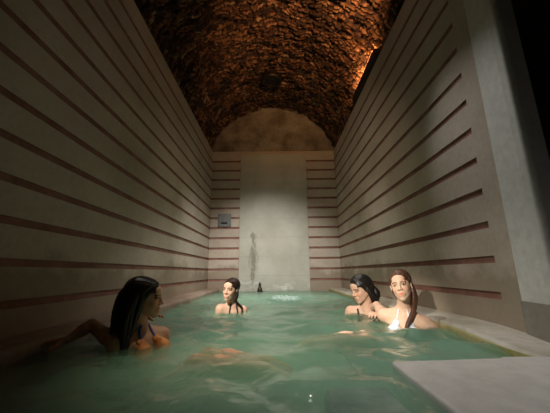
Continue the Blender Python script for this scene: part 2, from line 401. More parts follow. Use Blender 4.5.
# lighter plaster pier beside the striped wall, rounded towards the entrance bay
pts = [(XR - 0.004, 1.733), (XR - 0.022, 1.62), (XR - 0.036, 1.53)]
for i in range(9):
    a = PI + (PI/2)*i/8; pts.append((XR - 0.038 + 0.03 + 0.03*math.cos(a), 1.49 + 0.03*math.sin(a)))
pts += [(1.50, 1.46), (1.50, 1.90), (XR + 0.05, 1.90), (XR + 0.05, 1.733)]
bm = bmesh.new(); add_prism(bm, pts, FL, 3.24)
o = bm_obj('wall_pier', bm, M_pier); tag(o, kind='structure')
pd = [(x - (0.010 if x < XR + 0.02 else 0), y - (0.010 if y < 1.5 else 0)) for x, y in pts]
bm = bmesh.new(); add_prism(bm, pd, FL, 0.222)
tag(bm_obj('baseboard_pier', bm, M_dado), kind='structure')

# ------------------------------------------------------------------ pool edges
def coping(name, x0, x1, y0, y1, zt, mats, inner, nose=0.035):
    """long kerb stone: rounded inner nose, slight sag and wear along its length"""
    n = 120; V, Fc, MI = [], [], []
    prof = []
    for i in range(7):
        a = PI/2*i/6; prof.append((nose*(1 - math.sin(a)), zt - nose*(1 - math.cos(a)) * 1.0))
    prof = [(abs(x1 - x0), zt + 0.004), (abs(x1 - x0)*0.5, zt + 0.002)] + [(d, z) for d, z in prof] + [(0, -0.02), (0.012, -0.05), (0.012, FL), (abs(x1 - x0), FL)]
    for j in range(n+1):
        y = y0 + (y1 - y0)*j/n
        wv = 0.006*math.sin(y*3.1) + 0.004*math.sin(y*7.7 + 1)
        for d, z in prof:
            x = (x0 + d - wv*(d < 0.1)) if inner < 0 else (x1 - d + wv*(d < 0.1))
            dip = 0.033*max(0, min(1, (1.95 - y)/0.5)) if (inner < 0 and z > 0) else 0
            V.append((x, y, max(z - dip, 0.012) if dip else z + (0.002*math.sin(y*5 + d*9) if z > -0.03 else 0)))
    k = len(prof)
    for j in range(n):
        for i in range(k):
            a = j*k + i; b = j*k + (i+1) % k; Fc.append((a, b, b + k, a + k)); MI.append(1 if 6 <= i <= 9 and len(mats) > 1 else 0)
    Fc.append(tuple(range(k))); MI.append(0); Fc.append(tuple(range(n*k, n*k + k))[::-1]); MI.append(0)
    o = mesh_obj(name, V, Fc, mats, mi=MI)
    bm = bmesh.new(); bm.from_mesh(o.data); bmesh.ops.recalc_face_normals(bm, faces=bm.faces); bm.to_mesh(o.data); bm.free()
    return o
c = coping('pool_coping', 1.155, XR - 0.001, 1.385, YB, 0.055, [M_cope, M_algae], -1)
tag(c, 'pale stone kerb with yellow waterline stain running along the foot of the right wall', 'pool edge')
c = coping('pool_coping', XL, -1.235, YF, YB, 0.06, [M_cope_red], 1)
tag(c, 'reddish stone kerb running along the foot of the dark left wall', 'pool edge')

bm = bmesh.new(); add_prism(bm, [(0.492, YF), (2.75, YF), (2.75, 2.99), (1.60, 2.99), (1.60, 1.50), (1.40, 1.47), (1.40, 1.40), (1.0, 1.395), (0.985, 1.377), (0.492, 1.342)], -0.10, 0.021)
add_prism(bm, [(0.53, YF), (2.75, YF), (2.75, 1.34), (0.53, 1.31)], FL, -0.10)
tag(bm_obj('entrance_slab', bm, M_slab, bevel=0.012, segs=3), 'smooth pale marble slab at water level in the right foreground corner', 'slab')
bm = bmesh.new(); add_prism(bm, [(0.17, YF), (0.42, YF), (0.42, 1.20), (0.17, 1.19)], FL, -0.018)
tag(bm_obj('submerged_step', bm, M_step, bevel=0.03, segs=3), 'mottled grey stone step under the water beside the marble slab', 'step')

# ------------------------------------------------------------------ water
def water():
    x0, x1, y0, y1 = -1.25, 1.175, YF, YB - 0.034
    nX, nY = 230, 640
    X, Y = np.meshgrid(np.linspace(x0, x1, nX), np.linspace(y0, y1, nY), indexing='ij')
    Zw = np.zeros_like(X)
    r = np.random.default_rng(3)
    for i in range(46):
        lam = r.uniform(0.06, 0.45); th = r.normal(PI/2, 0.7) if i % 3 else r.uniform(0, PI*2); k = 2*PI/lam
        Zw += 0.0050*lam*np.sin(k*(X*math.cos(th) + Y*math.sin(th)) + r.uniform(0, 6))
    bx, by = 0.15, 4.55
    d = np.sqrt((X - bx)**2 + ((Y - by)*0.55)**2)
    env = np.exp(-(d/0.30)**2)
    for i in range(40):
        lam = r.uniform(0.035, 0.12); th = r.uniform(0, 2*PI); k = 2*PI/lam
        Zw += env*0.0042*np.sin(k*(X*math.cos(th) + Y*math.sin(th)) + r.uniform(0, 6))
    Zw *= np.clip(1.15 - 0.75*np.clip((1.6 - Y)/0.5, 0, 1)*np.clip((X - 0.3)/0.15, 0, 1), 0, 1)
    Zw += 0.003*np.exp(-d*1.1)*np.sin(d*34)
    foam = np.clip(env*1.3*np.clip((Zw/0.010), 0, 1), 0, 1)
    P = np.stack([X, Y, Zw], -1).reshape(-1, 3)
    idx = np.arange(nX*nY).reshape(nX, nY)
    Q = np.stack([idx[:-1, :-1], idx[1:, :-1], idx[1:, 1:], idx[:-1, 1:]], -1).reshape(-1, 4)
    # close the body of water: skirt and bottom so it has volume
    nb = len(P); B = P.copy(); 
    per = np.concatenate([idx[:, 0], idx[-1, 1:], idx[-2::-1, -1], idx[0, -2:0:-1]])
    low = P[per].copy(); low[:, 2] = FL + 0.002
    lowi = nb + np.arange(len(per))
    S_ = np.stack([per, lowi, np.roll(lowi, -1), np.roll(per, -1)], -1)
    P2 = np.concatenate([P, low, [[0, 2.4, FL + 0.002]]]); ci = len(P2) - 1
    me = bpy.data.meshes.new('pool_water')
    tri = [(int(a), int(ci), int(b)) for a, b in zip(lowi, np.roll(lowi, -1))]
    me.from_pydata(P2.tolist(), [], Q.tolist() + S_.tolist() + tri)
    me.materials.append(M_water); me.polygons.foreach_set('use_smooth', [True]*len(me.polygons)); me.update()
    at = me.attributes.new('foam', 'FLOAT', 'POINT'); f = np.zeros(len(P2), dtype=np.float32); f[:nb] = foam.ravel(); at.data.foreach_set('value', f)
    o = bpy.data.objects.new('pool_water', me); COL.objects.link(o)
    tag(o, 'milky green thermal pool water, rippled, bubbling near the back wall', 'water', kind='stuff')
water()

# ------------------------------------------------------------------ fittings
# long uplight resting on top of the right wall
f = empty('uplight', (XR - 0.01, 3.85, TOP)); tag(f, 'long black trough uplight on top of the right wall below the brick vault', 'light fitting')
bm = bmesh.new()
add_box(bm, -0.05, 0.05, -0.55, 0.55, 0.0, 0.02); add_box(bm, -0.05, -0.04, -0.55, 0.55, 0.02, 0.11); add_box(bm, 0.04, 0.05, -0.55, 0.55, 0.02, 0.11)
add_box(bm, -0.04, 0.04, -0.55, -0.54, 0.02, 0.11); add_box(bm, -0.04, 0.04, 0.54, 0.55, 0.02, 0.11)
bm_obj('housing', bm, M_black, f)
def emit(name, c, s):
    mt = bpy.data.materials.new(name); mt.use_nodes = True; nt = mt.node_tree; nt.nodes.clear()
    e = N(nt, 'ShaderNodeEmission'); e.inputs[0].default_value = (*c, 1); e.inputs[1].default_value = s
    o_ = N(nt, 'ShaderNodeOutputMaterial'); nt.links.new(e.outputs[0], o_.inputs[0]); return mt
bm = bmesh.new(); add_box(bm, -0.025, 0.025, -0.5, 0.5, 0.03, 0.05)
bm_obj('lamp_tube', bm, emit('amber_tube', (1, 0.42, 0.12), 1.2), f)
la = light('amber_tube_light', 'AREA', (XR - 0.03, 3.85, TOP + 0.12), (0.55, 3.3, 4.5), 26, (1.0, 0.47, 0.17), shape='RECTANGLE', size=0.06, size_y=0.9)
la.rotation_euler = (0, math.radians(180 + 58), 0); la.data.shape = 'RECTANGLE'
# round vent in the crown of the vault
f = empty('ceiling_vent', (-0.04, 5.25, 4.36)); tag(f, 'round dark vent opening in the brick vault above the back wall', 'vent')
bm = bmesh.new()
n = 36
ringp = [(0.16, 0.0), (0.20, 0.0), (0.215, 0.02), (0.215, 0.10), (0.16, 0.10)]
R = [[bm.verts.new((r*math.cos(2*PI*i/n), r*math.sin(2*PI*i/n), h - 0.05)) for i in range(n)] for r, h in ringp]
for a in range(5):
    for i in range(n): bm.faces.new((R[a][i], R[a][(i+1) % n], R[(a+1) % 5][(i+1) % n], R[(a+1) % 5][i]))
bm_obj('rim', bm, M_bronze, f, smooth=False)
bm = bmesh.new(); add_lathe(bm, [(0.162, 0.02), (0.162, 0.05)], (0, 0, -0.03)); bm_obj('duct', bm, M_black, f)
# metal service plate on back wall
f = empty('service_plate', (-1.16, YB, 1.56)); tag(f, 'square dull grey metal plate on the striped back wall left of the panel', 'wall plate')
bm = bmesh.new(); add_box(bm, -0.15, 0.15, -0.025, 0, -0.15, 0.15); bm_obj('plate', bm, M_steel, f, bevel=0.008)
bm = bmesh.new(); add_box(bm, -0.07, 0.07, -0.032, -0.024, -0.085, -0.045); bm_obj('slot', bm, M_black, f, bevel=0.003)
for sx in (-1, 1):
    for sz in (-1, 1):
        bm = bmesh.new(); add_lathe(bm, [(0.008, -0.03), (0.008, -0.024)], (sx*0.125, 0, sz*0.125), 'y', 10); bm_obj('screw', bm, M_black, f)
# small pointed spout at the foot of the panel
f = empty('water_spout', (-0.345, YB - 0.095, 0.0)); tag(f, 'small dark pointed metal spout at the foot of the pale back panel', 'spout')
bm = bmesh.new(); add_lathe(bm, [(0.055, -0.30), (0.055, 0.02), (0.05, 0.05), (0.03, 0.09), (0.022, 0.13), (0.028, 0.145), (0.012, 0.18), (0.004, 0.20)], (0, 0, 0), 'z', 20); bm_obj('body', bm, M_bronze, f, smooth=True)
bm = bmesh.new(); add_lathe(bm, [(0.018, -0.10), (0.018, 0.0), (0.024, 0.04)], (0, 0.06, 0.05), 'y', 14); bm_obj('pipe', bm, M_bronze, f, smooth=True)

# ------------------------------------------------------------------ figures: signed-distance modelling, one continuous surface each
def V3(*a): return np.array(a, dtype=float)
def unit(v): v = np.asarray(v, float); return v/np.linalg.norm(v)

class Sdf:
    BIG = 0.03
    def __init__(s, lo, hi, h):
        s.h = h; s.lo = np.floor(np.array(lo)/h)*h; s.n = np.ceil((np.array(hi) - s.lo)/h).astype(int) + 1
        s.a = np.full(s.n, s.BIG, dtype=np.float32)
    def sub(s, lo, hi):
        i0 = np.clip(np.floor((np.array(lo) - s.lo)/s.h).astype(int), 0, s.n); i1 = np.clip(np.ceil((np.array(hi) - s.lo)/s.h).astype(int) + 1, 0, s.n)
        if np.any(i1 <= i0): return None, None
        sl = tuple(slice(a, b) for a, b in zip(i0, i1))
        ax = [s.lo[k] + np.arange(i0[k], i1[k])*s.h for k in range(3)]
        return sl, np.stack(np.meshgrid(*ax, indexing='ij'), -1)
    def comb(s, sl, d, k, mode):
        a = s.a[sl]
        if mode == 'cut':
            d = -d
            if k > 0: h = np.maximum(k - np.abs(a - d), 0)/k; r = np.maximum(a, d) + h*h*k/4
            else: r = np.maximum(a, d)
        else:
            if k > 0: h = np.maximum(k - np.abs(a - d), 0)/k; r = np.minimum(a, d) - h*h*k/4
            else: r = np.minimum(a, d)
        s.a[sl] = np.minimum(r, s.BIG)
    def cone(s, a, b, ra, rb, k=0.015, mode='add', flat=None):
        """round cone a-b; flat=(axis, ratio): section squeezed along axis by ratio"""
        a = np.asarray(a, float); b = np.asarray(b, float); R = max(ra, rb) + max(k, 0) + 0.02
        sl, p = s.sub(np.minimum(a, b) - R, np.maximum(a, b) + R)
        if sl is None: return
        q = p - a; ba = b - a; L = ba @ ba + 1e-12
        sc = 1.0
        if flat is not None:
            ax = unit(flat[0]); sc = flat[1]; t = np.clip(q @ ba/L, 0, 1); e = q - t[..., None]*ba
            c = e @ ax; e = e + (c/sc - c)[..., None]*ax
        else:
            t = np.clip(q @ ba/L, 0, 1); e = q - t[..., None]*ba
        d = np.linalg.norm(e, axis=-1) - (ra + (rb - ra)*t)
        s.comb(sl, (d*(0.5 + 0.5*sc)).astype(np.float32), k, mode)
    def chain(s, pts, rs, k=0.015, **kw):
        for i in range(len(pts) - 1): s.cone(pts[i], pts[i+1], rs[i], rs[i+1], k, **kw)
    def ell(s, c, r, F, k=0.015, mode='add'):
        """ellipsoid; F rows = local axes"""
        c = np.asarray(c, float); R = max(r) + max(k, 0) + 0.02
        sl, p = s.sub(c - R, c + R)
        if sl is None: return
        q = (p - c) @ np.asarray(F).T; r = np.array(r)
        k0 = np.linalg.norm(q/r, axis=-1); k1 = np.linalg.norm(q/(r*r), axis=-1) + 1e-9
        s.comb(sl, (k0*(k0 - 1)/k1).astype(np.float32), k, mode)
    def mesh(s, name, mat, parent, loc, arr=None):
        arr = s.a if arr is None else arr
        arr = np.clip(arr, -s.BIG, s.BIG).astype(np.float32).copy()
        for ax in range(3):
            ix = [slice(None)]*3; ix[ax] = 0; arr[tuple(ix)] = s.BIG; ix[ax] = -1; arr[tuple(ix)] = s.BIG
        g = openvdb.FloatGrid(s.BIG); g.copyFromArray(arr)
        pts, quads = g.convertToQuads(isovalue=0.0)
        if len(pts) == 0: return None
        pts = pts.astype(float)*s.h + s.lo
        # orient outwards (signed volume)
        a, b, c, d = (pts[quads[:, i]] for i in range(4))
        vol = np.einsum('ij,ij->i', a, np.cross(b, c)).sum() + np.einsum('ij,ij->i', a, np.cross(c, d)).sum()
        if vol < 0: quads = quads[:, ::-1]
        return np_mesh(name, pts - np.asarray(loc), quads, mat, parent), pts

def frame(fwd, up):
    f = unit(fwd); r = unit(np.cross(f, up)); u = np.cross(r, f)
    return np.stack([r, f, u])          # rows: right, forward, up  (right = the figure's own right hand side)

def hand(s, wrist, dirn, palm_n, side, curl=0.5, k=0.006, spread=0.12):
    """palm, four unequal bent fingers and a thumb; palm_n = direction the palm faces, side = direction towards the thumb"""
    d = unit(dirn); n = unit(np.asarray(palm_n) - np.dot(palm_n, d)*d); t = np.cross(d, n)
    if np.dot(t, side) < 0: t = -t
    w = np.asarray(wrist, float)
    for o_, L in ((-0.022, 0.078), (-0.007, 0.084), (0.008, 0.086), (0.022, 0.082)):
        s.cone(w + t*o_*0.6, w + d*L + t*o_, 0.0145, 0.0115, 0.010)
    for o_, L, r in ((-0.030, 0.055, 0.0075), (-0.0105, 0.070, 0.0085), (0.010, 0.076, 0.0088), (0.030, 0.068, 0.0085)):
        p = w + d*(0.080 if abs(o_) < .02 else 0.075) + t*o_*0.85; ang = curl*0.5
        dd = unit(d + t*o_*spread*12)
        for seg, (fr, cr) in enumerate(((0.45, 1.0), (0.30, 1.0), (0.25, 0.7))):
            v = dd*math.cos(ang) + n*math.sin(ang); q = p + v*L*fr
            s.cone(p, q, r*(1 - .08*seg), r*(1 - .08*(seg+1)), k if seg else 0.008); p = q; ang += curl*cr
    p0 = w + d*0.022 + t*0.020 + n*0.004; p1 = p0 + unit(t*0.75 + d*0.6 + n*0.35)*0.038; p2 = p1 + unit(d*0.85 + t*0.45 + n*0.3)*0.030; p3 = p2 + unit(d + n*0.5)*0.024
    s.chain([p0, p1, p2, p3], [0.014, 0.0115, 0.010, 0.0085], 0.008)

def head(s, c, F, sc=1.0, smile=0.0):
    r_, f_, u_ = F
    def L(x, y, z): return np.asarray(c) + sc*(x*r_ + y*f_ + z*u_)
    def E(x, y, z, a, b, d, k=0.012, mode='add'): s.ell(L(x, y, z), (a*sc, b*sc, d*sc), F, k, mode)
    E(0, -.014, .030, .073, .093, .083)
    E(0, .024, -.022, .062, .064, .072, .02)
    E(0, .030, -.060, .045, .050, .045, .02)
    for sx in (-1, 1):
        s.cone(L(sx*.045, .000, -.048), L(sx*.010, .062, -.094), .016*sc, .0135*sc, .02)
        E(sx*.034, .062, -.028, .019, .017, .020, .016)
    E(0, .070, -.098, .018, .015, .014, .014)
    E(0, .070, .045, .046, .022, .028, .02)
    for sx in (-1, 1):
        E(sx*.031, .094, .007, .017, .014, .010, .010, 'cut')
        s.cone(L(sx*.013, .089, .023), L(sx*.045, .077, .023), .0065*sc, .005*sc, .010)
        E(sx*.031, .0735, .005, .0155, .0135, .0125, .002)
    s.cone(L(0, .083, .018), L(0, .104, -.026), .0075*sc, .0105*sc, .010)
    for sx in (-1, 1): E(sx*.012, .093, -.031, .0085, .010, .007, .006)
    E(0, .082, -.064, .026, .014, .020, .012)
    g = smile*.006
    for sx in (-1, 1):
        s.cone(L(sx*(.019 + g), .084, -.061 + g), L(0, .093, -.059), .0028*sc, .0046*sc, .003)
        s.cone(L(sx*(.017 + g), .084, -.064 + g), L(0, .0915, -.068), .0026*sc, .0052*sc, .003)
        E(sx*.076, -.008, -.006, .007, .017, .029, .006)
        E(sx*.081, -.002, -.004, .004, .009, .018, .003, 'cut')
    s.cone(L(sx*(.021), .0945, -.0625), L(-.021*sx, .0945, -.0625), .0018*sc, .0018*sc, .002, 'cut')
    return L

def face_tone(pts, c, F, sc=1.0, brow=(0.22, 0.16, 0.14), lip=(0.92, 0.46, 0.44), smile=0.0):
    q = (pts - np.asarray(c)) @ np.asarray(F).T/sc; x, y, z = np.abs(q[:, 0]), q[:, 1], q[:, 2]
    col = np.ones((len(pts), 4), dtype=np.float32); g = smile*.006*np.clip(x/.022, 0, 1)
    def put(m, c_): col[m, :3] = np.array(c_)
    put((y > .045) & (np.hypot((x - .036)/.022, (z + .032)/.018) < 1), (1.0, .86, .83))
    put((y > .06) & (np.hypot(x/.021, (z - g + .0635)/.0088) < 1), lip)
    put((y > .055) & (x > .012) & (x < .050) & (np.abs(z - (0.0245 - .35*np.clip(x - .032, 0, 1))) < .0036), brow)
    put((y > .055) & (np.hypot((x - .031)/.0165, (z - .006)/.0085) < 1) & (np.hypot((x - .031)/.0150, (z - .0045)/.0062) > .92), (.14, .09, .08))
    if smile > .5: put((y > .075) & (np.hypot(x/.015, (z - g + .0635)/.0028) < 1), (1.15, 1.4, 1.6))
    return col

def locks(s, path, rs, spread, n, r, seed, k=0.004, wave=0.006):
    g = np.random.default_rng(seed); path = [np.asarray(p, float) for p in path]
    for i in range(n):
        off = g.normal(0, 1, 3); off /= np.linalg.norm(off); off *= g.random()**.5; ph = g.uniform(0, 6)
        pts = []
        for j, p in enumerate(path):
            e = spread[j] if hasattr(spread, '__len__') else spread
            pts.append(p + off*e + wave*V3(math.sin(j*1.7 + ph), math.cos(j*1.3 + ph), 0)*(j > 0))
        # subdivide for smooth curve (Catmull-Rom)
        fine = []
        for j in range(len(pts) - 1):
            p0 = pts[max(j-1, 0)]; p1 = pts[j]; p2 = pts[j+1]; p3 = pts[min(j+2, len(pts)-1)]
            for t in (0, .33, .66): fine.append(.5*((2*p1) + (-p0+p2)*t + (2*p0-5*p1+4*p2-p3)*t*t + (-p0+3*p1-3*p2+p3)*t**3))
        fine.append(pts[-1]); m_ = len(fine)
        s.chain(fine, [r*(0.9 + 0.5*math.sin(PI*(q+1)/(m_+1)))*(1 - .45*q/m_) for q in range(m_)], k)

def hair_cap(s, L, F, sc, seed, part=0.0, back=1.0, low=-.03, tight=1.0):
    """scalp mass plus combed strands following the skull from the parting down past the ears to the nape"""
    a, b, c_ = .079*tight, .101*tight, .088*tight
    s.ell(L(0, -.016, .031), (a*sc, b*sc, c_*sc), F, 0)
    s.ell(L(0, -.045, -.03), (.066*sc, .062*sc, .07*sc), F, 0.02)
    s.ell(L(0, .095, -.035), (.062*sc, .085*sc, .108*sc), F, 0.006, 'cut')
    for sx in (-1, 1): s.ell(L(sx*.058, .068, -.05), (.032*sc, .055*sc, .085*sc), F, 0.006, 'cut')
    g = np.random.default_rng(seed)
    for sx in (-1, 1):
        for i in range(26):
            y0 = .070 - .155*i/25; pts = []
            for j in range(8):
                t = j/7; th = t*1.75; yy = max(y0 - .055*back*t*t - .012*g.random(), -.016 - b*.90)
                e = max(0.15, 1 - ((yy + .016 + 0)/(b))**2)**.5
                xx = part*(1 - t) + sx*a*e*math.sin(th)*1.0; zz = .031 + c_*e*math.cos(th)
                if zz < low: break
                pts.append(L(xx*1.015, yy, zz + .001))
            if len(pts) > 1: s.chain(pts, [.0052*sc]*len(pts), .003)

def person(label, H, base, J, skin, hairf, hmat, topf, grp=None, smile=0.0, h=0.0045, brow=(0.22, 0.16, 0.14)):
    """H=(centre, fwd, up, scale); J=joints"""
    c, fw, up, sc = H; F = frame(fw, up)
    allp = np.array([v for v in J['pts']] + [c]); lo = allp.min(0) - .17; hi = allp.max(0) + .17
    root = empty('person', base); tag(root, label, 'person', grp)
    s = Sdf(lo, hi, h)
    J['build'](s, F)
    L = head(s, np.asarray(c), F, sc, smile)
    s.chain([L(0, -.028, -.045), L(0, -.030, -.085), J['neck']], [.046*sc, .045*sc, .052*sc], .018)
    res = s.mesh('body', skin, root, base)
    o, pts = res
    if len(o.data.vertices) == len(pts):
        col = face_tone(pts, c, F, sc, brow=brow, smile=smile)
        at = o.data.attributes.new('tone', 'FLOAT_COLOR', 'POINT'); at.data.foreach_set('color', col.ravel())
    sm = o.modifiers.new('smooth', 'SMOOTH'); sm.factor = 0.5; sm.iterations = 2
    # clothing follows the body: shell of the body's distance field cut to the garment's outline
    for nm, mat, region in topf(s, F):
        cc = np.asarray(J['neck'], float) - V3(0, 0, .11)
        sl, P = s.sub(cc - .27, cc + .27)
        t = Sdf(P[0, 0, 0], P[-1, -1, -1], s.h); t.lo = P[0, 0, 0]
        t.mesh(nm, mat, root, base, arr=np.maximum(s.a[sl] - .0055, region(P).astype(np.float32)))
    # hair
    hl, hh = J['hairbox']
    s2 = Sdf(hl, hh, 0.0036); hairf(s2, L, F, sc)
    s2.mesh('hair', hmat, root, base)
    # eyes
    for sx in (-1, 1):
        bm = bmesh.new(); bmesh.ops.create_uvsphere(bm, u_segments=20, v_segments=14, radius=.0118*sc)
        e = bm_obj('eye', bm, M_eye, root, smooth=True)
        mt = Matrix(((F[0][0], F[1][0], F[2][0]), (F[0][1], F[1][1], F[2][1]), (F[0][2], F[1][2], F[2][2]))).to_4x4()
        p = L(sx*.031, .0750, .0045); mt.translation = Vector(p) - Vector(base); e.matrix_local = mt
    return root

def torso(s, pelvis, waist, chest, neck, shR, shL, T, bust=1.0):
    """T rows: right, forward, up of the chest"""
    r_, f_, u_ = T
    fl = (f_, .68)
    s.cone(pelvis + r_*.060, pelvis - r_*.060, .098, .098, .02, flat=(f_, .9))
    for q in (-1, 1):
        s.cone(pelvis + r_*.055*q, waist + r_*.035*q, .088, .074, .03, flat=(f_, .9))
        s.cone(waist + r_*.035*q, chest + r_*.050*q, .074, .088, .03, flat=(f_, .88))
        s.cone(chest + r_*.05*q, chest + r_*.065*q + u_*.085, .086, .055, .03, flat=(f_, .85))
    s.cone(chest + u_*.08, neck, .065, .050, .03)
    for sh in (shR, shL):
        s.cone(neck - u_*.02, sh, .040, .043, .025)
        s.cone(chest + u_*.06, sh - u_*.01, .055, .044, .03)
        s.cone(neck + f_*.028 - u_*.022, sh + f_*.015 + u_*.012, .010, .010, .014)   # collar bone
    for q in (-1, 1):
        s.ell(chest + r_*.062*q + f_*.078 - u_*.002, (.054*bust, .050*bust, .054*bust), T, .02)

def limb(s, pts, rs, k=.02): s.chain([np.asarray(p, float) for p in pts], rs, k)
def arm(s, sh, el, wr, sc=1.0):
    sh, el, wr = map(lambda p: np.asarray(p, float), (sh, el, wr))
    limb(s, [sh, sh*.6 + el*.4, el], [.044*sc, .040*sc, .033*sc]); limb(s, [el, el*.65 + wr*.35, wr], [.034*sc, .034*sc, .0215*sc], .012)
def leg(s, hp, kn, an, toe):
    hp, kn, an, toe = map(lambda p: np.asarray(p, float), (hp, kn, an, toe))
    limb(s, [hp, hp*.5 + kn*.5, kn], [.090, .078, .054]); limb(s, [kn, kn*.65 + an*.35, an], [.054, .055, .034]); 
    limb(s, [an, toe], [.034, .024], .015); s.cone(an, an - unit(toe - an)*.03, .032, .028, .012)

def region_tools(o, T):
    """2-D garment outlines in the chest frame"""
    r_, f_, u_ = T
    def uvw(P): q = P - o; return q @ r_, q @ f_, q @ u_
    def seg(u, v, a, b, w_):
        ax, ay = a; bx, by = b; dx, dy = bx-ax, by-ay; t = np.clip(((u-ax)*dx + (v-ay)*dy)/(dx*dx+dy*dy), 0, 1)
        return np.hypot(u - ax - t*dx, v - ay - t*dy) - w_
    return uvw, seg

def bikini(chest, T, cup=.050, halter=True, strapw=.006, neckv=.16, cupmat=None, strapmat=None, band=True):
    def f(s, F):
        uvw, seg = region_tools(chest, T)
        def cups(P):
            u, w_, v = uvw(P)
            d = np.minimum(np.hypot(u - .060, v - .0)*1.0, np.hypot(u + .060, v - .0)) - cup
            tri = np.minimum(seg(u, v, (.060, .0), (.050, .060), .024), seg(u, v, (-.060, .0), (-.050, .060), .024))
            return np.maximum(np.minimum(d, tri), .01 - w_)
        def strap(q):
            def g(P):
                u, w_, v = uvw(P)
                return np.maximum(seg(u, v, (.055*q, .03), ((.030 if halter else .075)*q, neckv), strapw), -.06 - w_)
            return g
        def bnd(P):
            u, w_, v = uvw(P); return np.maximum(np.abs(v + .035) - .007, np.abs(u) - .155)
        sm_ = strapmat or cupmat
        return [('bikini_top', cupmat, cups), ('bikini_strap', sm_, strap(1)), ('bikini_strap', sm_, strap(-1)), ('bikini_band', sm_, bnd)]
    return f

SK_fair = skin_mat('fair_skin', (0.72, 0.47, 0.34)); SK_warm = skin_mat('warm_skin', (0.68, 0.43, 0.31)); SK_tan = skin_mat('tanned_skin', (0.60, 0.33, 0.20))
H_black = hair_mat('wet_black_hair', (0.006, 0.005, 0.005), (0.025, 0.02, 0.018)); H_brown = hair_mat('wet_brown_hair', (0.045, 0.02, 0.012), (0.14, 0.065, 0.04))
H_dark = hair_mat('wet_dark_brown_hair', (0.012, 0.007, 0.006), (0.04, 0.022, 0.016)); 
C_white = cloth_mat('white_swimwear', (0.80, 0.84, 0.92)); C_black = cloth_mat('black_swimwear', (0.012, 0.011, 0.013)); C_orange = cloth_mat('orange_swimwear', (0.75, 0.26, 0.05)); C_blue = cloth_mat('blue_swimwear', (0.07, 0.12, 0.45))

def crown(L, x, y, z): return L(x, y, z)

# --- the woman in the white bikini by the right kerb
def woman_white():
    c = V3(.950, 2.25, .290); fw = V3(-.50, -.86, .05); up = V3(-.15, .05, 1); sc = .98
    neck = V3(.985, 2.325, .112); Tf = V3(-.50, -.86, .12); T = frame(Tf, (.05, .05, 1)); r_, f_, u_ = T
    chest = neck - u_*.165 + f_*.005; waist = chest - u_*.17 - f_*.0; pelvis = V3(1.0, 2.33, -.42) 
    shR = neck + r_*.148 - u_*.055; shL = neck - r_*.138 - u_*.090
    elR = V3(.88, 2.62, .105); wrR = V3(.90, 2.93, .03)
    elL = shL + unit(V3(.42, -.60, -.50))*.165; wrL = elL + V3(.0, .12, -.20)
    kR, kL = V3(.60, 2.12, -.060), V3(.58, 1.99, -.055); aR, aL = V3(.24, 2.08, -.065), V3(.20, 1.96, -.06)
    def build(s, F):
        torso(s, pelvis, waist, chest, neck, shR, shL, T)
        arm(s, shR, elR, wrR); hand(s, wrR, V3(-.6, .5, -.25), V3(-.3, -.6, -.4), (0, 0, 1), .4)
        arm(s, shL, elL, wrL); hand(s, wrL, V3(-.1, .3, -1), V3(-1, 0, 0), (0, -1, 0), .5)
        leg(s, pelvis + r_*.085, kR, aR, aR + V3(-.10, 0, -.03)); leg(s, pelvis - r_*.085, kL, aL, aL + V3(-.10, .0, -.04))
    def hairf(s, L, F, k):
        hair_cap(s, L, F, k, 11, part=-.012, back=1.2)
        nb = L(-.055, -.035, -.06)
        # long wet hair gathered over her left shoulder
        locks(s, [L(-.062, -.03, .02), L(-.076, -.028, -.05), L(-.070, -.02, -.11), neck - r_*.072 + f_*.062 - u_*.02, chest - r_*.035 + f_*.115 + u_*.06, chest - r_*.010 + f_*.135 - u_*.03], .02, [.016, .016, .014, .014, .013, .008], 16, .0075, 4)
        locks(s, [L(.055, -.02, .0), L(.06, -.03, -.05), L(.035, -.06, -.10), neck - f_*.06 - u_*.03], .02, .014, 8, .009, 5)
        locks(s, [L(-.03, -.09, .02), L(-.035, -.10, -.06), L(-.03, -.085, -.12), neck - f_*.075 - r_*.03 - u_*.08], .02, .03, 14, .010, 6)
    J = dict(build=build, neck=neck, pts=[neck, waist, pelvis, shR, shL, elR, wrR + V3(-.08, .08, 0), elL, wrL + V3(0, 0, -.1), kR, kL, aR + V3(-.1, 0, 0), aL + V3(-.1, 0, -.05)], hairbox=(c - V3(.16, .2, .40), c + V3(.17, .2, .16)))
    return person('woman with wet brown hair over her shoulder and white bikini leaning on the right kerb', (c, fw, up, sc), (1.0, 2.33, FL), J, SK_fair, hairf, H_brown,
                  bikini(chest, T, .050, cupmat=C_white), grp=None, smile=0.45, brow=(.30, .2, .16))
woman_white()

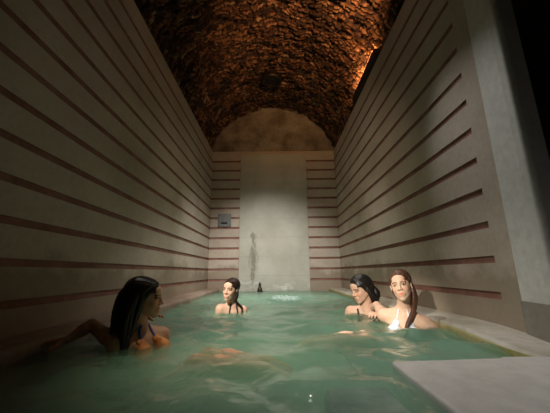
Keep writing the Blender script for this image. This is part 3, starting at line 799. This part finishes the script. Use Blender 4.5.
# --- the black-haired woman beside her, looking down to the side
def woman_black():
    c = V3(.800, 2.78, .238); fw = V3(-.90, -.38, -.30); up = V3(-.22, -.05, 1); sc = 1.03
    neck = V3(.850, 2.82, .075); T = frame((-.45, -.88, .08), (0, .05, 1)); r_, f_, u_ = T
    chest = neck - u_*.165; waist = chest - u_*.17; pelvis = waist - u_*.14 + V3(.02, .04, 0)
    shR = neck + r_*.150 - u_*.045; shL = neck - r_*.145 - u_*.045
    elR = shR + V3(-.10, .02, -.24); wrR = elR + V3(.02, -.2, -.06)
    elL = shL + V3(.03, -.05, -.25)*.8; wrL = V3(.86, 2.50, .02)
    kR, kL = V3(.50, 2.62, -.35), V3(.50, 2.46, -.33); aR, aL = V3(.15, 2.6, -.50), V3(.15, 2.45, -.48)
    def build(s, F):
        torso(s, pelvis, waist, chest, neck, shR, shL, T)
        arm(s, shR, elR, wrR); hand(s, wrR, V3(-.3, -.9, -.1), V3(0, 0, -1), (-1, 0, 0), .3)
        arm(s, shL, elL, wrL); hand(s, wrL, V3(-.35, -.3, .25), V3(-.3, .1, -1), (-1, 0, .3), .7)
        leg(s, pelvis + r_*.085, kR, aR, aR + V3(-.10, 0, -.03)); leg(s, pelvis - r_*.085, kL, aL, aL + V3(-.10, .0, -.03))
    def hairf(s, L, F, k):
        hair_cap(s, L, F, k, 21, part=.01, back=1.3, tight=1.06, low=-.06)
        locks(s, [L(-.058, .0, .04), L(-.078, -.02, -.03), L(-.078, -.04, -.09), neck - r_*.10 - u_*.0, neck - r_*.125 - u_*.09 + f_*.01, neck - r_*.125 - u_*.17], .02, [.008, .015, .025, .03, .028, .02], 24, .009, 7)
        locks(s, [L(0, -.10, .04), L(-.01, -.12, -.04), L(-.02, -.12, -.12), neck - f_*.08 - u_*.12, neck - f_*.09 - u_*.22], .02, [.008, .02, .03, .035, .035], 22, .010, 8)
        locks(s, [L(.055, -.02, .03), L(.07, -.04, -.04), L(.05, -.07, -.10), neck - f_*.06 - u_*.06 + r_*.02], .02, .016, 10, .009, 9)
    J = dict(build=build, neck=neck, pts=[neck, waist, pelvis, shR, shL, elR, wrR + V3(0, -.1, 0), elL, wrL + V3(0, -.08, 0), kR, kL, aR + V3(-.1, 0, 0), aL + V3(-.1, 0, -.05)], hairbox=(c - V3(.2, .2, .42), c + V3(.28, .25, .17)))
    return person('woman with long wet black hair and black bikini looking down beside the woman in white', (c, fw, up, sc), (.87, 2.86, FL), J, SK_warm, hairf, H_black,
                  bikini(chest, T, .050, halter=False, strapw=.009, neckv=.14, cupmat=C_black), grp=None, smile=0.4)
woman_black()

# --- the smiling woman near the back wall
def woman_back():
    c = V3(-.482, 3.15, .222); fw = V3(-.34, -.94, .0); up = V3(.10, 0, 1); sc = 1.0
    neck = V3(-.470, 3.20, .068); T = frame((.42, -.90, .05), (.02, .05, 1)); r_, f_, u_ = T
    chest = neck - u_*.165; waist = chest - u_*.17; pelvis = waist - u_*.14 + V3(.0, .04, 0)
    shR = neck + r_*.125 - u_*.045; shL = neck - r_*.118 - u_*.062
    elR = shR + V3(-.06, -.04, -.25); wrR = elR + V3(.05, -.20, -.02)
    elL = shL + V3(.08, .0, -.24); wrL = elL + V3(-.02, -.2, .02)
    kR, kL = pelvis + V3(-.12, -.36, .05), pelvis + V3(.10, -.36, .05); aR, aL = kR + V3(0, -.05, -.36), kL + V3(0, -.05, -.36)
    def build(s, F):
        torso(s, pelvis, waist, chest, neck, shR, shL, T)
        arm(s, shR, elR, wrR); hand(s, wrR, V3(.3, -.9, -.1), V3(0, 0, -1), (1, 0, 0), .3)
        arm(s, shL, elL, wrL); hand(s, wrL, V3(-.3, -.9, -.1), V3(0, 0, -1), (-1, 0, 0), .3)
        leg(s, pelvis + r_*.085, kR, aR, aR + V3(0, -.1, -.02)); leg(s, pelvis - r_*.085, kL, aL, aL + V3(0, -.1, -.02))
    def hairf(s, L, F, k):
        hair_cap(s, L, F, k, 31, part=-.015, back=1.3, low=-.06)
        locks(s, [L(-.060, -.01, .02), L(-.076, -.01, -.05), L(-.07, -.0, -.11), neck - r_*.085 + f_*.05 - u_*.03, neck - r_*.085 + f_*.070 - u_*.08], .02, [.008, .008, .007, .006, .004], 6, .0065, 14)
        locks(s, [L(0, -.09, .02), L(0, -.10, -.06), L(0, -.09, -.12), neck - f_*.075 - u_*.08], .02, .03, 14, .010, 16)
    J = dict(build=build, neck=neck, pts=[neck, waist, pelvis, shR, shL, elR, wrR + V3(0, -.1, 0), elL, wrL + V3(0, -.08, 0), kR, kL, aR + V3(0, -.1, 0), aL + V3(0, -.1, -.05)], hairbox=(c - V3(.2, .2, .40), c + V3(.2, .2, .15)))
    return person('smiling dark-haired woman in a black halter bikini near the back of the pool', (c, fw, up, sc), (-.478, 3.25, FL), J, SK_warm, hairf, H_dark,
                  bikini(chest, T, .048, halter=True, strapw=.008, neckv=.17, cupmat=C_black), grp=None, smile=1.0)
woman_back()

# --- the woman in the left foreground, seen in profile
def woman_left():
    c = V3(-.790, 1.80, .252); fw = V3(.97, .14, -.04); up = V3(.0, .02, 1); sc = .96
    neck = V3(-.825, 1.84, .072); T = frame((.82, -.55, .30), (-.25, .1, 1)); r_, f_, u_ = T
    chest = neck - u_*.140; waist = chest - u_*.17; pelvis = V3(-.72, 1.70, -.36)
    shR = neck + r_*.145 - u_*.050; shL = neck - r_*.135 - u_*.065
    elR = V3(-1.095, 1.80, .105); wrR = V3(-1.16, 1.70, .045)
    elL = V3(-1.0, 2.06, .03); wrL = V3(-.99, 2.25, .105)
    kR, kL = V3(-.40, 1.56, -.056), V3(-.37, 1.68, -.056); aR, aL = V3(-.06, 1.50, -.060), V3(-.04, 1.60, -.060)
    def build(s, F):
        torso(s, pelvis, waist, chest, neck, shR, shL, T, 1.06)
        arm(s, shR, elR, wrR); hand(s, wrR, V3(-.75, -.45, -.05), V3(0, 0, -1), (1, 0, 0), .2)
        arm(s, shL, elL, wrL); hand(s, wrL, V3(1, .05, .0), V3(0, 0, -1), (0, -1, 0), .3)
        leg(s, pelvis + r_*.085, kR, aR, aR + V3(.10, 0, -.03)); leg(s, pelvis - r_*.085, kL, aL, aL + V3(.10, .0, -.03))
    def hairf(s, L, F, k):
        hair_cap(s, L, F, k, 41, part=.0, back=1.4, tight=1.04, low=-.08)
        s.chain([L(0, -.05, .045), L(0, -.075, -.02), L(0, -.085, -.10), L(0, -.09, -.20), L(0, -.085, -.34)], [.086, .082, .070, .062, .055], .02)
        for q in (-1, -.5, 0, .5, 1):
            locks(s, [L(.035*q, -.085, .085), L(.045*q, -.125, .03), L(.055*q, -.135, -.04), L(.058*q, -.135, -.12), L(.06*q, -.128, -.22), L(.06*q, -.12, -.35)], .02, [.004, .010, .014, .018, .02, .02], 14, .010, 50 + int(q*2), wave=.003)
        locks(s, [L(.045, -.01, .095), L(.076, -.03, .03), L(.088, -.05, -.05), L(.090, -.06, -.12), L(.088, -.065, -.2), L(.085, -.07, -.34)], .02, [.004, .010, .020, .028, .032, .032], 30, .010, 55, wave=.003)
        locks(s, [L(.068, .004, .03), L(.080, -.004, -.04), L(.082, -.015, -.10), L(.088, -.03, -.20)], .02, .009, 8, .007, 57, wave=.003)
    J = dict(build=build, neck=neck, pts=[neck, waist, pelvis, shR, shL, elR, wrR + V3(-.1, -.1, 0), elL, wrL + V3(.1, 0, 0), kR, kL, aR + V3(.1, 0, 0), aL + V3(.1, 0, -.05)], hairbox=(c - V3(.28, .25, .42), c + V3(.18, .25, .16)))
    return person('woman in orange and blue bikini seen in profile, arm stretched on the left kerb', (c, fw, up, sc), (-.83, 1.84, FL), J, SK_tan, hairf, H_dark,
                  bikini(chest, T, .052, halter=True, strapw=.008, neckv=.15, cupmat=C_orange, strapmat=C_blue), grp=None)
woman_left()
